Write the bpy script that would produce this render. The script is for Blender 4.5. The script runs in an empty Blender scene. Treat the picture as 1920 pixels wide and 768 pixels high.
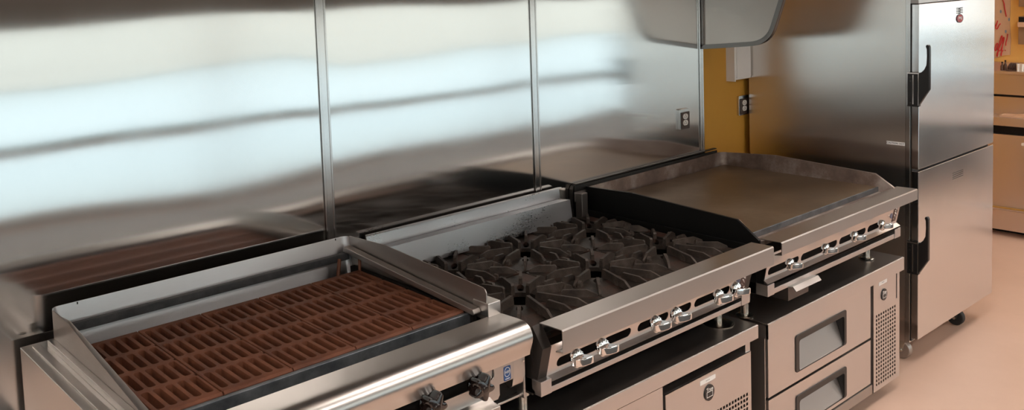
import bpy, bmesh, math, random
from mathutils import Vector, Matrix
random.seed(7)
PI = math.pi
COL = bpy.context.scene.collection
SC = bpy.context.scene

# ------------------------------------------------------------------ materials
def nodes(name):
    m = bpy.data.materials.new(name); m.use_nodes = True
    nt = m.node_tree
    return m, nt, nt.nodes['Principled BSDF']

def plain(name, col, rough=.5, metal=0., spec=.5, coat=0.):
    m, nt, b = nodes(name)
    b.inputs['Base Color'].default_value = (*col, 1)
    b.inputs['Roughness'].default_value = rough
    b.inputs['Metallic'].default_value = metal
    b.inputs['Specular IOR Level'].default_value = spec
    b.inputs['Coat Weight'].default_value = coat
    return m

def steel(name, col, rough, grain=None, aniso=0., tangent=None, gvar=.06, bump=0., blotch=.05, metal=1.):
    """brushed metal: fine noise stretched along the grain varies roughness and tone"""
    m, nt, b = nodes(name)
    N, L = nt.nodes, nt.links
    tc = N.new('ShaderNodeTexCoord')
    b.inputs['Metallic'].default_value = metal
    mp = N.new('ShaderNodeMapping'); mp.inputs['Scale'].default_value = grain or (60, 60, 60)
    L.new(tc.outputs['Object'], mp.inputs['Vector'])
    n1 = N.new('ShaderNodeTexNoise'); n1.inputs['Scale'].default_value = 6; n1.inputs['Detail'].default_value = 3
    L.new(mp.outputs[0], n1.inputs['Vector'])
    n2 = N.new('ShaderNodeTexNoise'); n2.inputs['Scale'].default_value = 5; n2.inputs['Detail'].default_value = 4
    L.new(tc.outputs['Object'], n2.inputs['Vector'])
    add = N.new('ShaderNodeMath'); add.operation = 'ADD'
    m1 = N.new('ShaderNodeMapRange'); m1.inputs['To Min'].default_value = -gvar; m1.inputs['To Max'].default_value = gvar
    m1.inputs['From Min'].default_value = .3; m1.inputs['From Max'].default_value = .7
    m2 = N.new('ShaderNodeMapRange'); m2.inputs['To Min'].default_value = rough - blotch; m2.inputs['To Max'].default_value = rough + blotch
    m2.inputs['From Min'].default_value = .3; m2.inputs['From Max'].default_value = .7
    L.new(n1.outputs['Fac'], m1.inputs['Value']); L.new(n2.outputs['Fac'], m2.inputs['Value'])
    L.new(m1.outputs[0], add.inputs[0]); L.new(m2.outputs[0], add.inputs[1])
    L.new(add.outputs[0], b.inputs['Roughness'])
    mx = N.new('ShaderNodeMix'); mx.data_type = 'RGBA'
    mx.inputs['A'].default_value = (*[c * (1 - gvar) for c in col], 1)
    mx.inputs['B'].default_value = (*[min(1, c * (1 + gvar)) for c in col], 1)
    L.new(n1.outputs['Fac'], mx.inputs['Factor']); L.new(mx.outputs['Result'], b.inputs['Base Color'])
    if aniso:
        b.inputs['Anisotropic'].default_value = aniso
        v = N.new('ShaderNodeCombineXYZ')
        v.inputs[0].default_value, v.inputs[1].default_value, v.inputs[2].default_value = tangent
        L.new(v.outputs[0], b.inputs['Tangent'])
    if bump:
        bp = N.new('ShaderNodeBump'); bp.inputs['Strength'].default_value = bump; bp.inputs['Distance'].default_value = .001
        L.new(n1.outputs['Fac'], bp.inputs['Height']); L.new(bp.outputs[0], b.inputs['Normal'])
    return m

def mottled(name, c1, c2, rough=.6, metal=0., scale=12, bump=.0, c3=None, rvar=.1, spec=.5):
    m, nt, b = nodes(name)
    N, L = nt.nodes, nt.links
    tc = N.new('ShaderNodeTexCoord')
    n = N.new('ShaderNodeTexNoise'); n.inputs['Scale'].default_value = scale; n.inputs['Detail'].default_value = 8
    n.inputs['Roughness'].default_value = .65
    L.new(tc.outputs['Object'], n.inputs['Vector'])
    r = N.new('ShaderNodeValToRGB')
    r.color_ramp.elements[0].position = .32; r.color_ramp.elements[0].color = (*c1, 1)
    r.color_ramp.elements[1].position = .68; r.color_ramp.elements[1].color = (*c2, 1)
    if c3:
        e = r.color_ramp.elements.new(.5); e.color = (*c3, 1)
    L.new(n.outputs['Fac'], r.inputs[0]); L.new(r.outputs[0], b.inputs['Base Color'])
    mr = N.new('ShaderNodeMapRange'); mr.inputs['To Min'].default_value = rough - rvar; mr.inputs['To Max'].default_value = rough + rvar
    L.new(n.outputs['Fac'], mr.inputs['Value']); L.new(mr.outputs[0], b.inputs['Roughness'])
    b.inputs['Metallic'].default_value = metal
    b.inputs['Specular IOR Level'].default_value = spec
    if bump:
        n3 = N.new('ShaderNodeTexNoise'); n3.inputs['Scale'].default_value = scale * 14; n3.inputs['Detail'].default_value = 4
        L.new(tc.outputs['Object'], n3.inputs['Vector'])
        bp = N.new('ShaderNodeBump'); bp.inputs['Strength'].default_value = bump; bp.inputs['Distance'].default_value = .002
        L.new(n3.outputs['Fac'], bp.inputs['Height']); L.new(bp.outputs[0], b.inputs['Normal'])
    return m

def emit(name, col, s):
    m = bpy.data.materials.new(name); m.use_nodes = True; nt = m.node_tree
    nt.nodes.remove(nt.nodes['Principled BSDF'])
    e = nt.nodes.new('ShaderNodeEmission'); e.inputs[0].default_value = (*col, 1); e.inputs[1].default_value = s
    nt.links.new(e.outputs[0], nt.nodes['Material Output'].inputs[0]); return m

M = {}
M['wallsteel'] = steel('wall_steel', (.72, .71, .69), .103, (220, 220, 3), aniso=1., tangent=(1, 0, 0), gvar=.008, blotch=.010)
M['sidesteel'] = steel('cabinet_side_steel', (.76, .72, .68), .23, (200, 200, 3), aniso=.92, tangent=(0, 1, 0), gvar=.004, blotch=.006)
M['doorsteel'] = steel('cabinet_door_steel', (.72, .70, .69), .17, (220, 220, 3), aniso=.8, tangent=(1, 0, 0), gvar=.012, blotch=.015)
M['steel'] = steel('brushed_steel', (.62, .585, .56), .32, (1, 160, 160), gvar=.008, blotch=.02)
M['front'] = steel('front_steel', (.66, .62, .60), .34, (3, 160, 160), gvar=.03, blotch=.03)
M['raw'] = steel('brushed_back_guard_steel', (.70, .71, .73), .40, (8, 260, 260), aniso=.6, tangent=(0, 0, 1), gvar=.06, blotch=.05, bump=.12)
M['grillsteel'] = steel('grill_steel', (.64, .61, .585), .31, (1.5, 180, 180), gvar=.006, blotch=.015)
M['top'] = steel('table_top_steel', (.52, .48, .455), .38, (2, 120, 120), gvar=.008, blotch=.03)
M['guard'] = steel('side_guard_steel', (.42, .385, .36), .42, (120, 5, 120), gvar=.08, blotch=.08)
M['hoodsteel'] = steel('hood_steel', (.60, .535, .48), .36, (150, 4, 150), gvar=.02, blotch=.03)
M['trim'] = steel('trim_steel', (.64, .62, .60), .20, (100, 100, 4), aniso=.9, tangent=(1, 0, 0), gvar=.005, blotch=.01)
M['chrome'] = plain('chrome', (.88, .87, .86), .08, 1.)
M['leg'] = steel('leg_steel', (.62, .60, .55), .26, (80, 80, 4), gvar=.006, blotch=.01)
M['black'] = plain('black_enamel', (.006, .006, .006), .45, 0, .3)
M['blackplastic'] = plain('black_plastic', (.012, .011, .011), .28, 0, .5)
M['bakelite'] = plain('glossy_black_knob', (.012, .007, .006), .10, 0, .6, .6)
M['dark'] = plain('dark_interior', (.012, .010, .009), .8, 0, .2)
M['rubber'] = plain('black_rubber', (.015, .015, .015), .6)
M['rust'] = mottled('rusty_brown_cast_iron', (.10, .032, .015), (.21, .075, .036), .62, 0, 9, .35, c3=(.155, .052, .024))
M['castiron'] = mottled('burnt_cast_iron', (.016, .012, .010), (.085, .066, .055), .55, 0, 22, .5, c3=(.050, .036, .028))
M['burnt'] = mottled('burnt_plate', (.010, .007, .005), (.060, .024, .015), .55, 0, 14, .4, c3=(.020, .013, .009))
M['griddle'] = mottled('seasoned_griddle_plate', (.12, .080, .050), (.26, .19, .13), .42, .55, 3.5, .15, c3=(.18, .125, .08), rvar=.12)
M['splash'] = mottled('griddle_splash_steel', (.15, .105, .088), (.52, .45, .41), .46, .6, 6, .15, c3=(.27, .20, .17))
M['bluesteel'] = mottled('dark_blue_steel_bar', (.10, .115, .13), (.24, .26, .28), .42, .7, 18, .1)
M['bar'] = mottled('grey_painted_bar', (.035, .037, .040), (.085, .087, .09), .5, .4, 20, .1)
M['whitelabel'] = plain('white_label', (.85, .83, .80), .6)
M['ink'] = plain('label_ink', (.03, .03, .03), .6)
M['greyink'] = plain('grey_ink', (.35, .35, .36), .6)
M['red'] = plain('red_badge', (.42, .02, .03), .35)
M['blue'] = plain('blue_sticker', (.03, .09, .26), .4)
M['violet'] = plain('grey_blue_sticker', (.16, .16, .24), .4)
M['maroon'] = plain('dark_maroon_sticker', (.045, .012, .015), .3)
M['ivory'] = plain('ivory_plastic', (.80, .74, .68), .4)
M['brownplate'] = plain('brown_receptacle', (.055, .032, .022), .4)
M['yellow'] = mottled('yellow_paint', (.58, .285, .035), (.63, .32, .045), .65, 0, 3, .1)
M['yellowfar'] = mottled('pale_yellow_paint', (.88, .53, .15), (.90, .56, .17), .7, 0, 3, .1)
M['floor'] = mottled('peach_epoxy_floor', (.61, .42, .325), (.67, .47, .37), .42, 0, 2.2, .05, c3=(.64, .445, .347), rvar=.05)
M['ceiling'] = mottled('ceiling_tile', (.36, .33, .30), (.40, .37, .34), .9, 0, 3)
M['wallpaint'] = mottled('dark_wall_paint', (.16, .145, .135), (.19, .17, .155), .7, 0, 3)
M['wallpale'] = mottled('pale_wall_paint', (.66, .60, .55), (.70, .64, .59), .7, 0, 3)
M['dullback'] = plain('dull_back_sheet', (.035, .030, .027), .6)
M['raw2'] = steel('riser_steel', (.50, .51, .53), .34, (20, 60, 60), aniso=.5, tangent=(0, 0, 1), gvar=.05, blotch=.10, bump=.04)
M['recess'] = steel('recess_steel', (.42, .375, .35), .5, (3, 160, 160), gvar=.02, blotch=.02)
M['kraft'] = mottled('kraft_paper', (.60, .39, .25), (.68, .45, .30), .8, 0, 6)
M['marker'] = plain('red_marker', (.55, .03, .03), .6)
M['dot'] = plain('blue_marker', (.20, .27, .36), .6)
M['beige'] = steel('warm_steel', (.72, .64, .60), .42, (2, 100, 100), gvar=.02)
M['whiteplastic'] = plain('white_plastic', (.85, .82, .77), .4)
M['brown'] = mottled('brown_plastic', (.05, .025, .018), (.13, .07, .05), .5, 0, 30)
M['wood'] = mottled('brown_wood_rack', (.22, .13, .07), (.30, .18, .10), .5, 0, 10)
M['grey'] = plain('dark_grey_metal', (.07, .065, .06), .4, .8)
M['alu'] = plain('window_aluminium', (.36, .33, .31), .45, .3)
M['green'] = plain('green_gasket', (.02, .10, .07), .5)
M['mat'] = plain('dark_reflection_mat', (.030, .024, .021), .7)
M['blind'] = plain('dark_roller_blind', (.10, .088, .078), .8)
M['paperbox'] = mottled('pale_enclosure_paint', (.78, .74, .70), (.82, .78, .74), .5, 0, 5)
def glass():
    m = bpy.data.materials.new('window_glass'); m.use_nodes = True; nt = m.node_tree
    nt.nodes.remove(nt.nodes['Principled BSDF'])
    t = nt.nodes.new('ShaderNodeBsdfTransparent'); t.inputs[0].default_value = (.95, .98, .97, 1)
    g = nt.nodes.new('ShaderNodeBsdfGlossy'); g.inputs['Roughness'].default_value = .02
    x = nt.nodes.new('ShaderNodeMixShader'); x.inputs[0].default_value = .06
    nt.links.new(t.outputs[0], x.inputs[1]); nt.links.new(g.outputs[0], x.inputs[2])
    nt.links.new(x.outputs[0], nt.nodes['Material Output'].inputs[0]); return m
M['glass'] = glass()

# ------------------------------------------------------------------ geometry helpers
class MB:
    def __init__(s): s.bm = bmesh.new()
    def _faces(s, rings, close=True, caps=True):
        n = len(rings[0]); V = [[s.bm.verts.new(p) for p in r] for r in rings]
        for a, b in zip(V[:-1], V[1:]):
            for i in range(n if close else n - 1):
                j = (i + 1) % n
                s.bm.faces.new((a[i], a[j], b[j], b[i]))
        if caps and close:
            s.bm.faces.new(V[0][::-1]); s.bm.faces.new(V[-1])
        return s
    def box(s, x0, x1, y0, y1, z0, z1):
        return s._faces([[(x0, y0, z0), (x1, y0, z0), (x1, y1, z0), (x0, y1, z0)], [(x0, y0, z1), (x1, y0, z1), (x1, y1, z1), (x0, y1, z1)]])
    def px(s, prof, x0, x1): return s._faces([[(x0, y, z) for y, z in prof], [(x1, y, z) for y, z in prof]])
    def py(s, prof, y0, y1): return s._faces([[(x, y0, z) for x, z in prof], [(x, y1, z) for x, z in prof]])
    def pz(s, prof, z0, z1): return s._faces([[(x, y, z0) for x, y in prof], [(x, y, z1) for x, y in prof]])
    def sheet(s, prof, x0, x1):
        return s._faces([[(x0, y, z) for y, z in prof], [(x1, y, z) for y, z in prof]], close=False, caps=False)
    def cyl(s, p0, p1, r0, r1=None, n=24):
        r1 = r0 if r1 is None else r1
        p0, p1 = Vector(p0), Vector(p1); d = (p1 - p0).normalized()
        a = d.orthogonal().normalized(); b = d.cross(a)
        f = lambda p, r: [tuple(p + (a * math.cos(2 * PI * i / n) + b * math.sin(2 * PI * i / n)) * r) for i in range(n)]
        return s._faces([f(p0, r0), f(p1, r1)])
    def lathe(s, o, axis, prof, n=28):
        o = Vector(o); d = Vector(axis).normalized(); a = d.orthogonal().normalized(); b = d.cross(a)
        return s._faces([[tuple(o + d * h + (a * math.cos(2 * PI * i / n) + b * math.sin(2 * PI * i / n)) * r) for i in range(n)] for r, h in prof])
    def tube(s, pts, r, n=8):
        pts = [Vector(p) for p in pts]; rings = []
        up = Vector((.3, .2, .9)).normalized()
        for i, p in enumerate(pts):
            d = (pts[min(i + 1, len(pts) - 1)] - pts[max(i - 1, 0)]).normalized()
            a = d.cross(up).normalized(); b = d.cross(a)
            rings.append([tuple(p + (a * math.cos(2 * PI * k / n) + b * math.sin(2 * PI * k / n)) * r) for k in range(n)])
        return s._faces(rings)
    def plate(s, outline, holes, f, t):
        """sheet with holes; f maps (u,v) to a point, t is the thickness vector"""
        t = Vector(t); edges = []
        for loop in [outline] + holes:
            vs = [s.bm.verts.new(f(*p)) for p in loop]
            edges += [s.bm.edges.new((vs[i], vs[(i + 1) % len(vs)])) for i in range(len(vs))]
        g = bmesh.ops.triangle_fill(s.bm, use_beauty=True, use_dissolve=False, edges=edges)
        fs = [x for x in g['geom'] if isinstance(x, bmesh.types.BMFace)]
        e = bmesh.ops.extrude_face_region(s.bm, geom=fs, use_keep_orig=True)
        bmesh.ops.translate(s.bm, vec=t, verts=[v for v in e['geom'] if isinstance(v, bmesh.types.BMVert)])
        return s
    def build(s, name, mat, parent=None, bevel=0, solid=0, smooth=False, seg=2, angle=35, recalc=True):
        if recalc: bmesh.ops.recalc_face_normals(s.bm, faces=s.bm.faces[:])
        me = bpy.data.meshes.new(name); s.bm.to_mesh(me); s.bm.free()
        me.materials.append(mat if not isinstance(mat, str) else M[mat])
        o = bpy.data.objects.new(name, me); COL.objects.link(o)
        if parent: attach(o, parent)
        if solid:
            md = o.modifiers.new('solid', 'SOLIDIFY'); md.thickness = solid; md.offset = 0
            if smooth:
                md = o.modifiers.new('split', 'EDGE_SPLIT'); md.split_angle = math.radians(35)
        if bevel:
            md = o.modifiers.new('bevel', 'BEVEL'); md.width = bevel; md.segments = seg; md.limit_method = 'ANGLE'; md.angle_limit = math.radians(angle)
        if smooth or bevel:
            for p in me.polygons: p.use_smooth = True
            if not bevel:
                me.set_sharp_from_angle(angle=math.radians(40))
            else:
                md = o.modifiers.new('wn', 'WEIGHTED_NORMAL'); md.keep_sharp = True
        return o

def wpos(o):
    v = Vector(o.location)
    while o.parent: o = o.parent; v += Vector(o.location)
    return v
def attach(o, parent):
    o.parent = parent
    o.location = Vector(o.location) - wpos(parent)
def tag(o, label=None, cat=None, group=None, kind=None):
    if label: o['label'] = label
    if cat: o['category'] = cat
    if group: o['group'] = group
    if kind: o['kind'] = kind
    return o
def thing(name, label, cat, loc, group=None):
    o = bpy.data.objects.new(name, None); COL.objects.link(o); o.location = loc; o.empty_display_size = .05
    return tag(o, label, cat, group)
def struct(name, mb, mat, **k):
    o = mb.build(name, mat, **k); o['kind'] = 'structure'; return o
def text(name, s, size, mat, parent, loc, rot, ext=.0004, align='CENTER', sx=1.):
    c = bpy.data.curves.new(name, 'FONT'); c.body = s; c.size = size; c.extrude = ext
    c.align_x = align; c.align_y = 'CENTER'
    t = bpy.data.objects.new(name, c); COL.objects.link(t)
    bpy.context.view_layer.update()
    me = bpy.data.meshes.new_from_object(t.evaluated_get(bpy.context.evaluated_depsgraph_get()))
    bpy.data.objects.remove(t)
    me.transform(Matrix.Translation(loc) @ rot.to_4x4() @ Matrix.Diagonal((sx, 1, 1, 1)))
    me.materials.clear(); me.materials.append(M[mat])
    o = bpy.data.objects.new(name, me); COL.objects.link(o); attach(o, parent); return o
RY = Matrix(((1, 0, 0), (0, 0, -1), (0, 1, 0)))          # lettering on a face that looks to -Y
RX = Matrix(((0, 0, -1), (-1, 0, 0), (0, 1, 0)))         # lettering on a face that looks to -X
def rect(x0, x1, z0, z1): return [(x0, z0), (x1, z0), (x1, z1), (x0, z1)]
def rrect(x0, x1, z0, z1, r, n=5):
    out = []
    for cx, cz, a0 in ((x1 - r, z0 + r, -90), (x1 - r, z1 - r, 0), (x0 + r, z1 - r, 90), (x0 + r, z0 + r, 180)):
        for i in range(n + 1):
            a = math.radians(a0 + 90 * i / n); out.append((cx + r * math.cos(a), cz + r * math.sin(a)))
    return out
def ell(cx, cz, rx, rz, n=28): return [(cx + rx * math.cos(2 * PI * i / n), cz + rz * math.sin(2 * PI * i / n)) for i in range(n)]

# ------------------------------------------------------------------ the room
struct('floor', MB().box(-10, 15, -4.6, .1, -.1, 0), 'floor')
struct('ceiling', MB().box(-10, 15, -4.6, .1, 2.45, 2.55), 'ceiling')
struct('wall_back', MB().box(-10, 15, .03, .13, 0, 2.45), 'yellow')
struct('wall_left', MB().box(-10.1, -10, -4.6, .13, 0, 2.45), 'wallpale')
# far yellow wall to the right (runs parallel with the banner), open plan beyond it
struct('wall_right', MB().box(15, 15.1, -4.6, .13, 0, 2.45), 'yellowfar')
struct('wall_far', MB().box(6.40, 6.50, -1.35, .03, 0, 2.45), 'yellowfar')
WY = -4.5
fw = MB(); fw.box(-10, 15, WY - .1, WY, 1.43, 2.45); fw.box(-10, 15, WY - .1, WY, 0, .05)
fw.box(-10, -9.8, WY - .1, WY, .05, 1.43); fw.box(14.8, 15, WY - .1, WY, .05, 1.43)
struct('wall_front', fw, 'wallpaint')
xs = [-9.8, -6.4, -3.2, .0, 3.2, 6.4, 9.2, 12.0, 14.8]
for i in range(8):
    a, b = xs[i], xs[i + 1]
    w = MB().box(a, b, WY - .06, WY - .0, .05, .085); w.box(a, b, WY - .06, WY, .485, .54); w.box(a, b, WY - .06, WY, 1.40, 1.43)
    w.box(a, a + .03, WY - .06, WY, .05, 1.43); w.box(b - .03, b, WY - .06, WY, .05, 1.43)
    w = struct('window_%d' % (i + 1), w, 'alu')
    g = MB().box(a + .03, b - .03, WY - .034, WY - .028, .085, .485).build('pane', 'glass', w)
    g = MB().box(a + .03, b - .03, WY - .034, WY - .028, .54, 1.40).build('pane', 'glass', w)
    MB().box(a + .03, b - .03, WY - .006, WY + .004, .545, .562).build('gasket', 'green', w)
struct('trim_1', MB().box(-10, 15, WY - .02, WY + .05, 1.43, 1.60), 'blind')

# street outside: pavement and a pale facade seen through the glass
struct('ground', MB().box(-22, 26, -22, -4.62, -.1, -.02), plain('pavement', (.60, .66, .68), .9))
fac = thing('building', 'cream rendered building across the street outside the windows', 'building', (4, -15, 0))
MB().box(-22, 26, -15.5, -15, .0, 3.4).build('wall', plain('cream_render', (.74, .69, .63), .9), fac)
MB().box(-22, 26, -15.7, -14.9, 3.4, 3.6).build('cornice', plain('pale_cornice', (.75, .72, .68), .9), fac)

# unseen dark strips added on the floor to darken the steel's reflections
tag(MB().pz(rrect(-3.6, 9.5, -4.42, -3.42, .04), .001, .010).build('reflection_runner', plain('brown_reflection_runner', (.16, .135, .12), .7), bevel=.003),
    'long unseen grey brown strip added on the floor to dull the steel reflections', 'reflection strip')
tag(MB().pz(rrect(-3.6, 9.5, -3.38, -1.95, .04), .001, .014).build('reflection_mat', 'mat', bevel=.004),
    'long unseen dark mat added on the floor to darken the steel reflections', 'reflection mat')

# ceiling lamps
LAMPS = [(x, y) for y in (-1.38, -3.1) for x in (-3.0, -.2, 2.6, 5.4, 8.2)]
lamp_mat = emit('lamp_diffuser', (1.0, .90, .82), 12.5)
l0 = None
for k, (x, y) in enumerate(LAMPS):
    if l0 is None:
        l0 = thing('ceiling_light', 'x', 'ceiling light', (x, y, 2.45), 'panel lights in the ceiling')
        MB().plate(rect(x - .62, x + .62, y - .32, y + .32), [rect(x - .58, x + .58, y - .28, y + .28)], lambda u, v: (u, v, 2.42), (0, 0, .03)).build('frame', 'whiteplastic', l0)
        MB().box(x - .58, x + .58, y - .28, y + .28, 2.43, 2.448).build('diffuser', lamp_mat, l0)
        o = l0
    else:
        o = l0.copy(); COL.objects.link(o); o.location = (x, y, 2.45)
        for ch in l0.children:
            c = ch.copy(); COL.objects.link(c); c.parent = o
    o['label'] = 'rectangular ceiling panel light, %s in the row %s' % (('leftmost', 'second from left', 'middle one', 'second from right', 'rightmost')[k % 5], 'nearer the steel wall' if k < 5 else 'nearer the windows')

# ------------------------------------------------------------------ steel wall cladding
def wavy_panel(x0, x1, label, seed):
    r = random.Random(seed); nx, nz = 70, 90; z0, z1 = .02, 1.75
    w = [(r.uniform(.6, 1.8), r.uniform(3.5, 13), r.uniform(0, 6.3), r.uniform(.6, 1.)) for _ in range(7)]
    bm = bmesh.new(); V = []
    for i in range(nx + 1):
        row = []
        for j in range(nz + 1):
            x = x0 + (x1 - x0) * i / nx; z = z0 + (z1 - z0) * j / nz
            h = 0
            for kx, kz, ph, a in w: h += a * math.sin(kz * z * 2 + ph * 1.7 + .9 * math.sin(kx * 4.6 * x + ph)) * (.75 + .25 * math.sin(kx * 1.7 * x + ph)) / kz
            ex = min(x - x0, x1 - x) ; f = min(1, .35 + ex / .12)
            row.append(bm.verts.new((x, -.004 - .0011 * h * f, z)))
        V.append(row)
    for i in range(nx):
        for j in range(nz): bm.faces.new((V[i][j], V[i + 1][j], V[i + 1][j + 1], V[i][j + 1]))
    bk = [bm.verts.new(p) for p in ((x0, .028, z0), (x1, .028, z0), (x1, .028, z1), (x0, .028, z1))]
    bm.faces.new(bk[::-1])
    bm.faces.new([bk[0], bk[1]] + [V[i][0] for i in range(nx, -1, -1)])
    bm.faces.new([bk[2], bk[3]] + [V[i][nz] for i in range(0, nx + 1)])
    bm.faces.new([bk[3], bk[0]] + [V[0][j] for j in range(0, nz + 1)])
    bm.faces.new([bk[1], bk[2]] + [V[nx][j] for j in range(nz, -1, -1)])
    mb = MB(); mb.bm.free(); mb.bm = bm
    o = mb.build('steel_wall_panel', 'wallsteel', smooth=True)
    return tag(o, label, 'wall panel', 'stainless steel wall cladding')
wavy_panel(-.9, 1.372, 'wide stainless steel wall panel behind the charbroiler, leftmost one', 3)
wavy_panel(1.398, 2.232, 'stainless steel wall panel behind the open burner range', 11)
wavy_panel(2.256, 3.225, 'stainless steel wall panel with the electrical outlet, behind the griddle', 23)
for i, (a, b) in enumerate(((1.372, 1.398), (2.232, 2.256), (3.222, 3.240))):
    t = MB().box(a, b, -.007, .028, .02, 1.75)
    t.box(a - .004, a + .003, -.010, -.006, .02, 1.75); t.box(b - .003, b + .002, -.010, -.006, .02, 1.75)
    struct('trim_%d' % (i + 2), t, 'trim', bevel=.001)

# outlet on the panel
def outlet(x, z, w, h, y, label, body='brownplate', yd=-1):
    t = thing('electrical_outlet', label, 'electrical outlet', (x, y, z))
    MB().py(rrect(x - w / 2, x + w / 2, z - h / 2, z + h / 2, .004), y, y - .012).build('wall_box', 'trim', t, bevel=.001)
    MB().py(rrect(x - w / 2 + .004, x + w / 2 - .001, z - h / 2 + .003, z + h / 2 - .013, .003), y - .012, y - .0145).build('cover_plate', body, t)
    for dz in (.012, -.014):
        r = MB().py([(x + a * .0165, z + dz + b * .0125) for a, b in [(math.cos(q), max(-.88, min(.88, math.sin(q)))) for q in [2 * PI * k / 28 for k in range(28)]]], y - .0145, y - .017).build('receptacle', 'ivory', t)
        s = MB(); s.box(x - .0065, x - .0045, y - .0178, y - .0168, z + dz - .006, z + dz + .001); s.box(x + .0045, x + .0065, y - .0178, y - .0168, z + dz - .006, z + dz + .001)
        s.cyl((x, y - .0168, z + dz + .0055), (x, y - .0178, z + dz + .0055), .0022, n=10)
        s.build('slots', 'ink', r)
    MB().cyl((x, y - .0145, z - .001), (x, y - .0165, z - .001), .002, n=10).build('screw', 'chrome', t)
    return t
outlet(3.097, .993, .062, .086, -.003, 'double electrical outlet with dark plate mounted on the stainless wall panel')
outlet(3.585, .993, .075, .088, .03, 'brown electrical outlet on the yellow wall, half hidden behind the tall cabinet', 'brownplate')
t = thing('electrical_enclosure', 'pale flat enclosure box fixed to the yellow wall beside the tall cabinet', 'enclosure', (3.54, .03, 1.12))
MB().box(3.475, 3.597, -.012, .03, 1.118, 1.42).build('body', 'paperbox', t, bevel=.002)
MB().box(3.483, 3.592, -.016, -.011, 1.126, 1.41).build('door', 'paperbox', t, bevel=.001)
MB().box(3.468, 3.476, -.013, .03, 1.112, 1.42).build('edge_trim', 'whitelabel', t)

# ------------------------------------------------------------------ exhaust hood
t = thing('exhaust_hood', 'stainless exhaust hood with a curved end skirt above the cooking line', 'exhaust hood', (1.2, -.4, 1.27))
prof = [(-.002, 1.50), (-.002, 1.272), (-.12, 1.281), (-.235, 1.291)]
for k in range(1, 8):
    a = k / 8; p0, p1, p2, p3 = Vector((-.235, 1.291)), Vector((-.300, 1.296)), Vector((-.335, 1.325)), Vector((-.350, 1.372))
    prof.append(tuple(p0 * (1 - a) ** 3 + 3 * p1 * a * (1 - a) ** 2 + 3 * p2 * a * a * (1 - a) + p3 * a ** 3))
prof += [(-.350, 1.372), (-.395, 1.50), (-.50, 1.80), (-.002, 1.80)]
prof = [prof[0]] + prof[1:]
MB().px(prof[1:] , 3.236, 3.246).build('end_skirt', 'hoodsteel', t, bevel=.001)
rim = MB()
lo = prof[1:-2]
for (a, b) in zip(lo[:-1], lo[1:]):
    d = Vector((b[0] - a[0], b[1] - a[1])).normalized(); n = Vector((-d.y, d.x)) * -.018
    if n.y < 0 and abs(d.x) > .5: n = -n
    ai, bi = (a[0] + n.x, a[1] + n.y), (b[0] + n.x, b[1] + n.y)
    rim.px([a, b, bi, ai], 3.228, 3.250)
rim.px([(-.002, 1.272), (-.020, 1.29), (-.020, 1.75), (-.002, 1.75)], 3.228, 3.250)
rim.build('skirt_rim', plain('dark_rim_steel', (.26, .24, .225), .35, 1.), t)
cb = MB().px([(.02, 1.75), (-.98, 1.75), (-1.02, 1.80), (-1.02, 2.12), (-.70, 2.30), (.02, 2.30)], -.2, 3.25)
cb.build('canopy', 'hoodsteel', t, bevel=.004)
fl = MB()
for k in range(7): fl.box(-.1 + k * .46, .32 + k * .46, -.80, -.15, 1.735, 1.75)
fl.build('grease_filter', 'grey', t)

# ------------------------------------------------------------------ charbroiler
G = thing('charbroiler', 'wide stainless charbroiler with brown slotted grates and black knobs', 'charbroiler', (.98, -.42, .52))
gx0, gx1 = .523, 1.437
b = MB(); b.box(gx0, gx0 + .006, -.775, -.035, .60, .783)
b.box(gx1 - .006, gx1, -.755, -.035, .60, .783); b.box(gx0, gx1, -.04, -.034, .60, .783); b.box(gx0, gx1, -.74, -.034, .60, .606)
b.build('side_panel', 'steel', G, bevel=.0015)
MB().box(gx0 + .006, gx1 - .006, -.73, -.04, .606, .70).build('firebox', 'dark', G)
MB().box(gx0, .592, -.70, -.034, .781, .785).build('top_strip', 'grillsteel', G, bevel=.001)
MB().box(1.402, gx1, -.672, -.034, .779, .785).build('top_strip', 'grillsteel', G, bevel=.001)
MB().px([(-.060, .785), (-.060, .789), (-.70, .789), (-.70, .785)], .543, .560).box(.572, .586, -.66, -.075, .785, .800).build('edge_strip', 'steel', G, bevel=.0008)
# deep rounded front rail with apron
fr = [(-.672, .755), (-.672, .785), (-.69, .7855), (-.735, .787), (-.742, .787)]
for k in range(9):
    a = math.radians(90 - k * 11.0); fr.append((-.750 - .034 * math.cos(a), .753 + .034 * math.sin(a)))
fr += [(-.7815, .742), (-.778, .733), (-.774, .722), (-.772, .712), (-.764, .712)]
rail = MB().sheet(fr, gx0, gx1)
rail.build('front_rail', 'grillsteel', G, solid=.002, smooth=True)
e = MB().px([(-.674, .72), (-.674, .784)] + [(y + .0005, z - .0008) for y, z in fr[4:-1]], gx1 - .0025, gx1 - .001); e.px([(-.674, .72), (-.674, .784)] + [(y + .0005, z - .0008) for y, z in fr[4:-1]], gx0 + .001, gx0 + .0025)
e.build('rail_end_cap', 'grillsteel', G)
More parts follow.
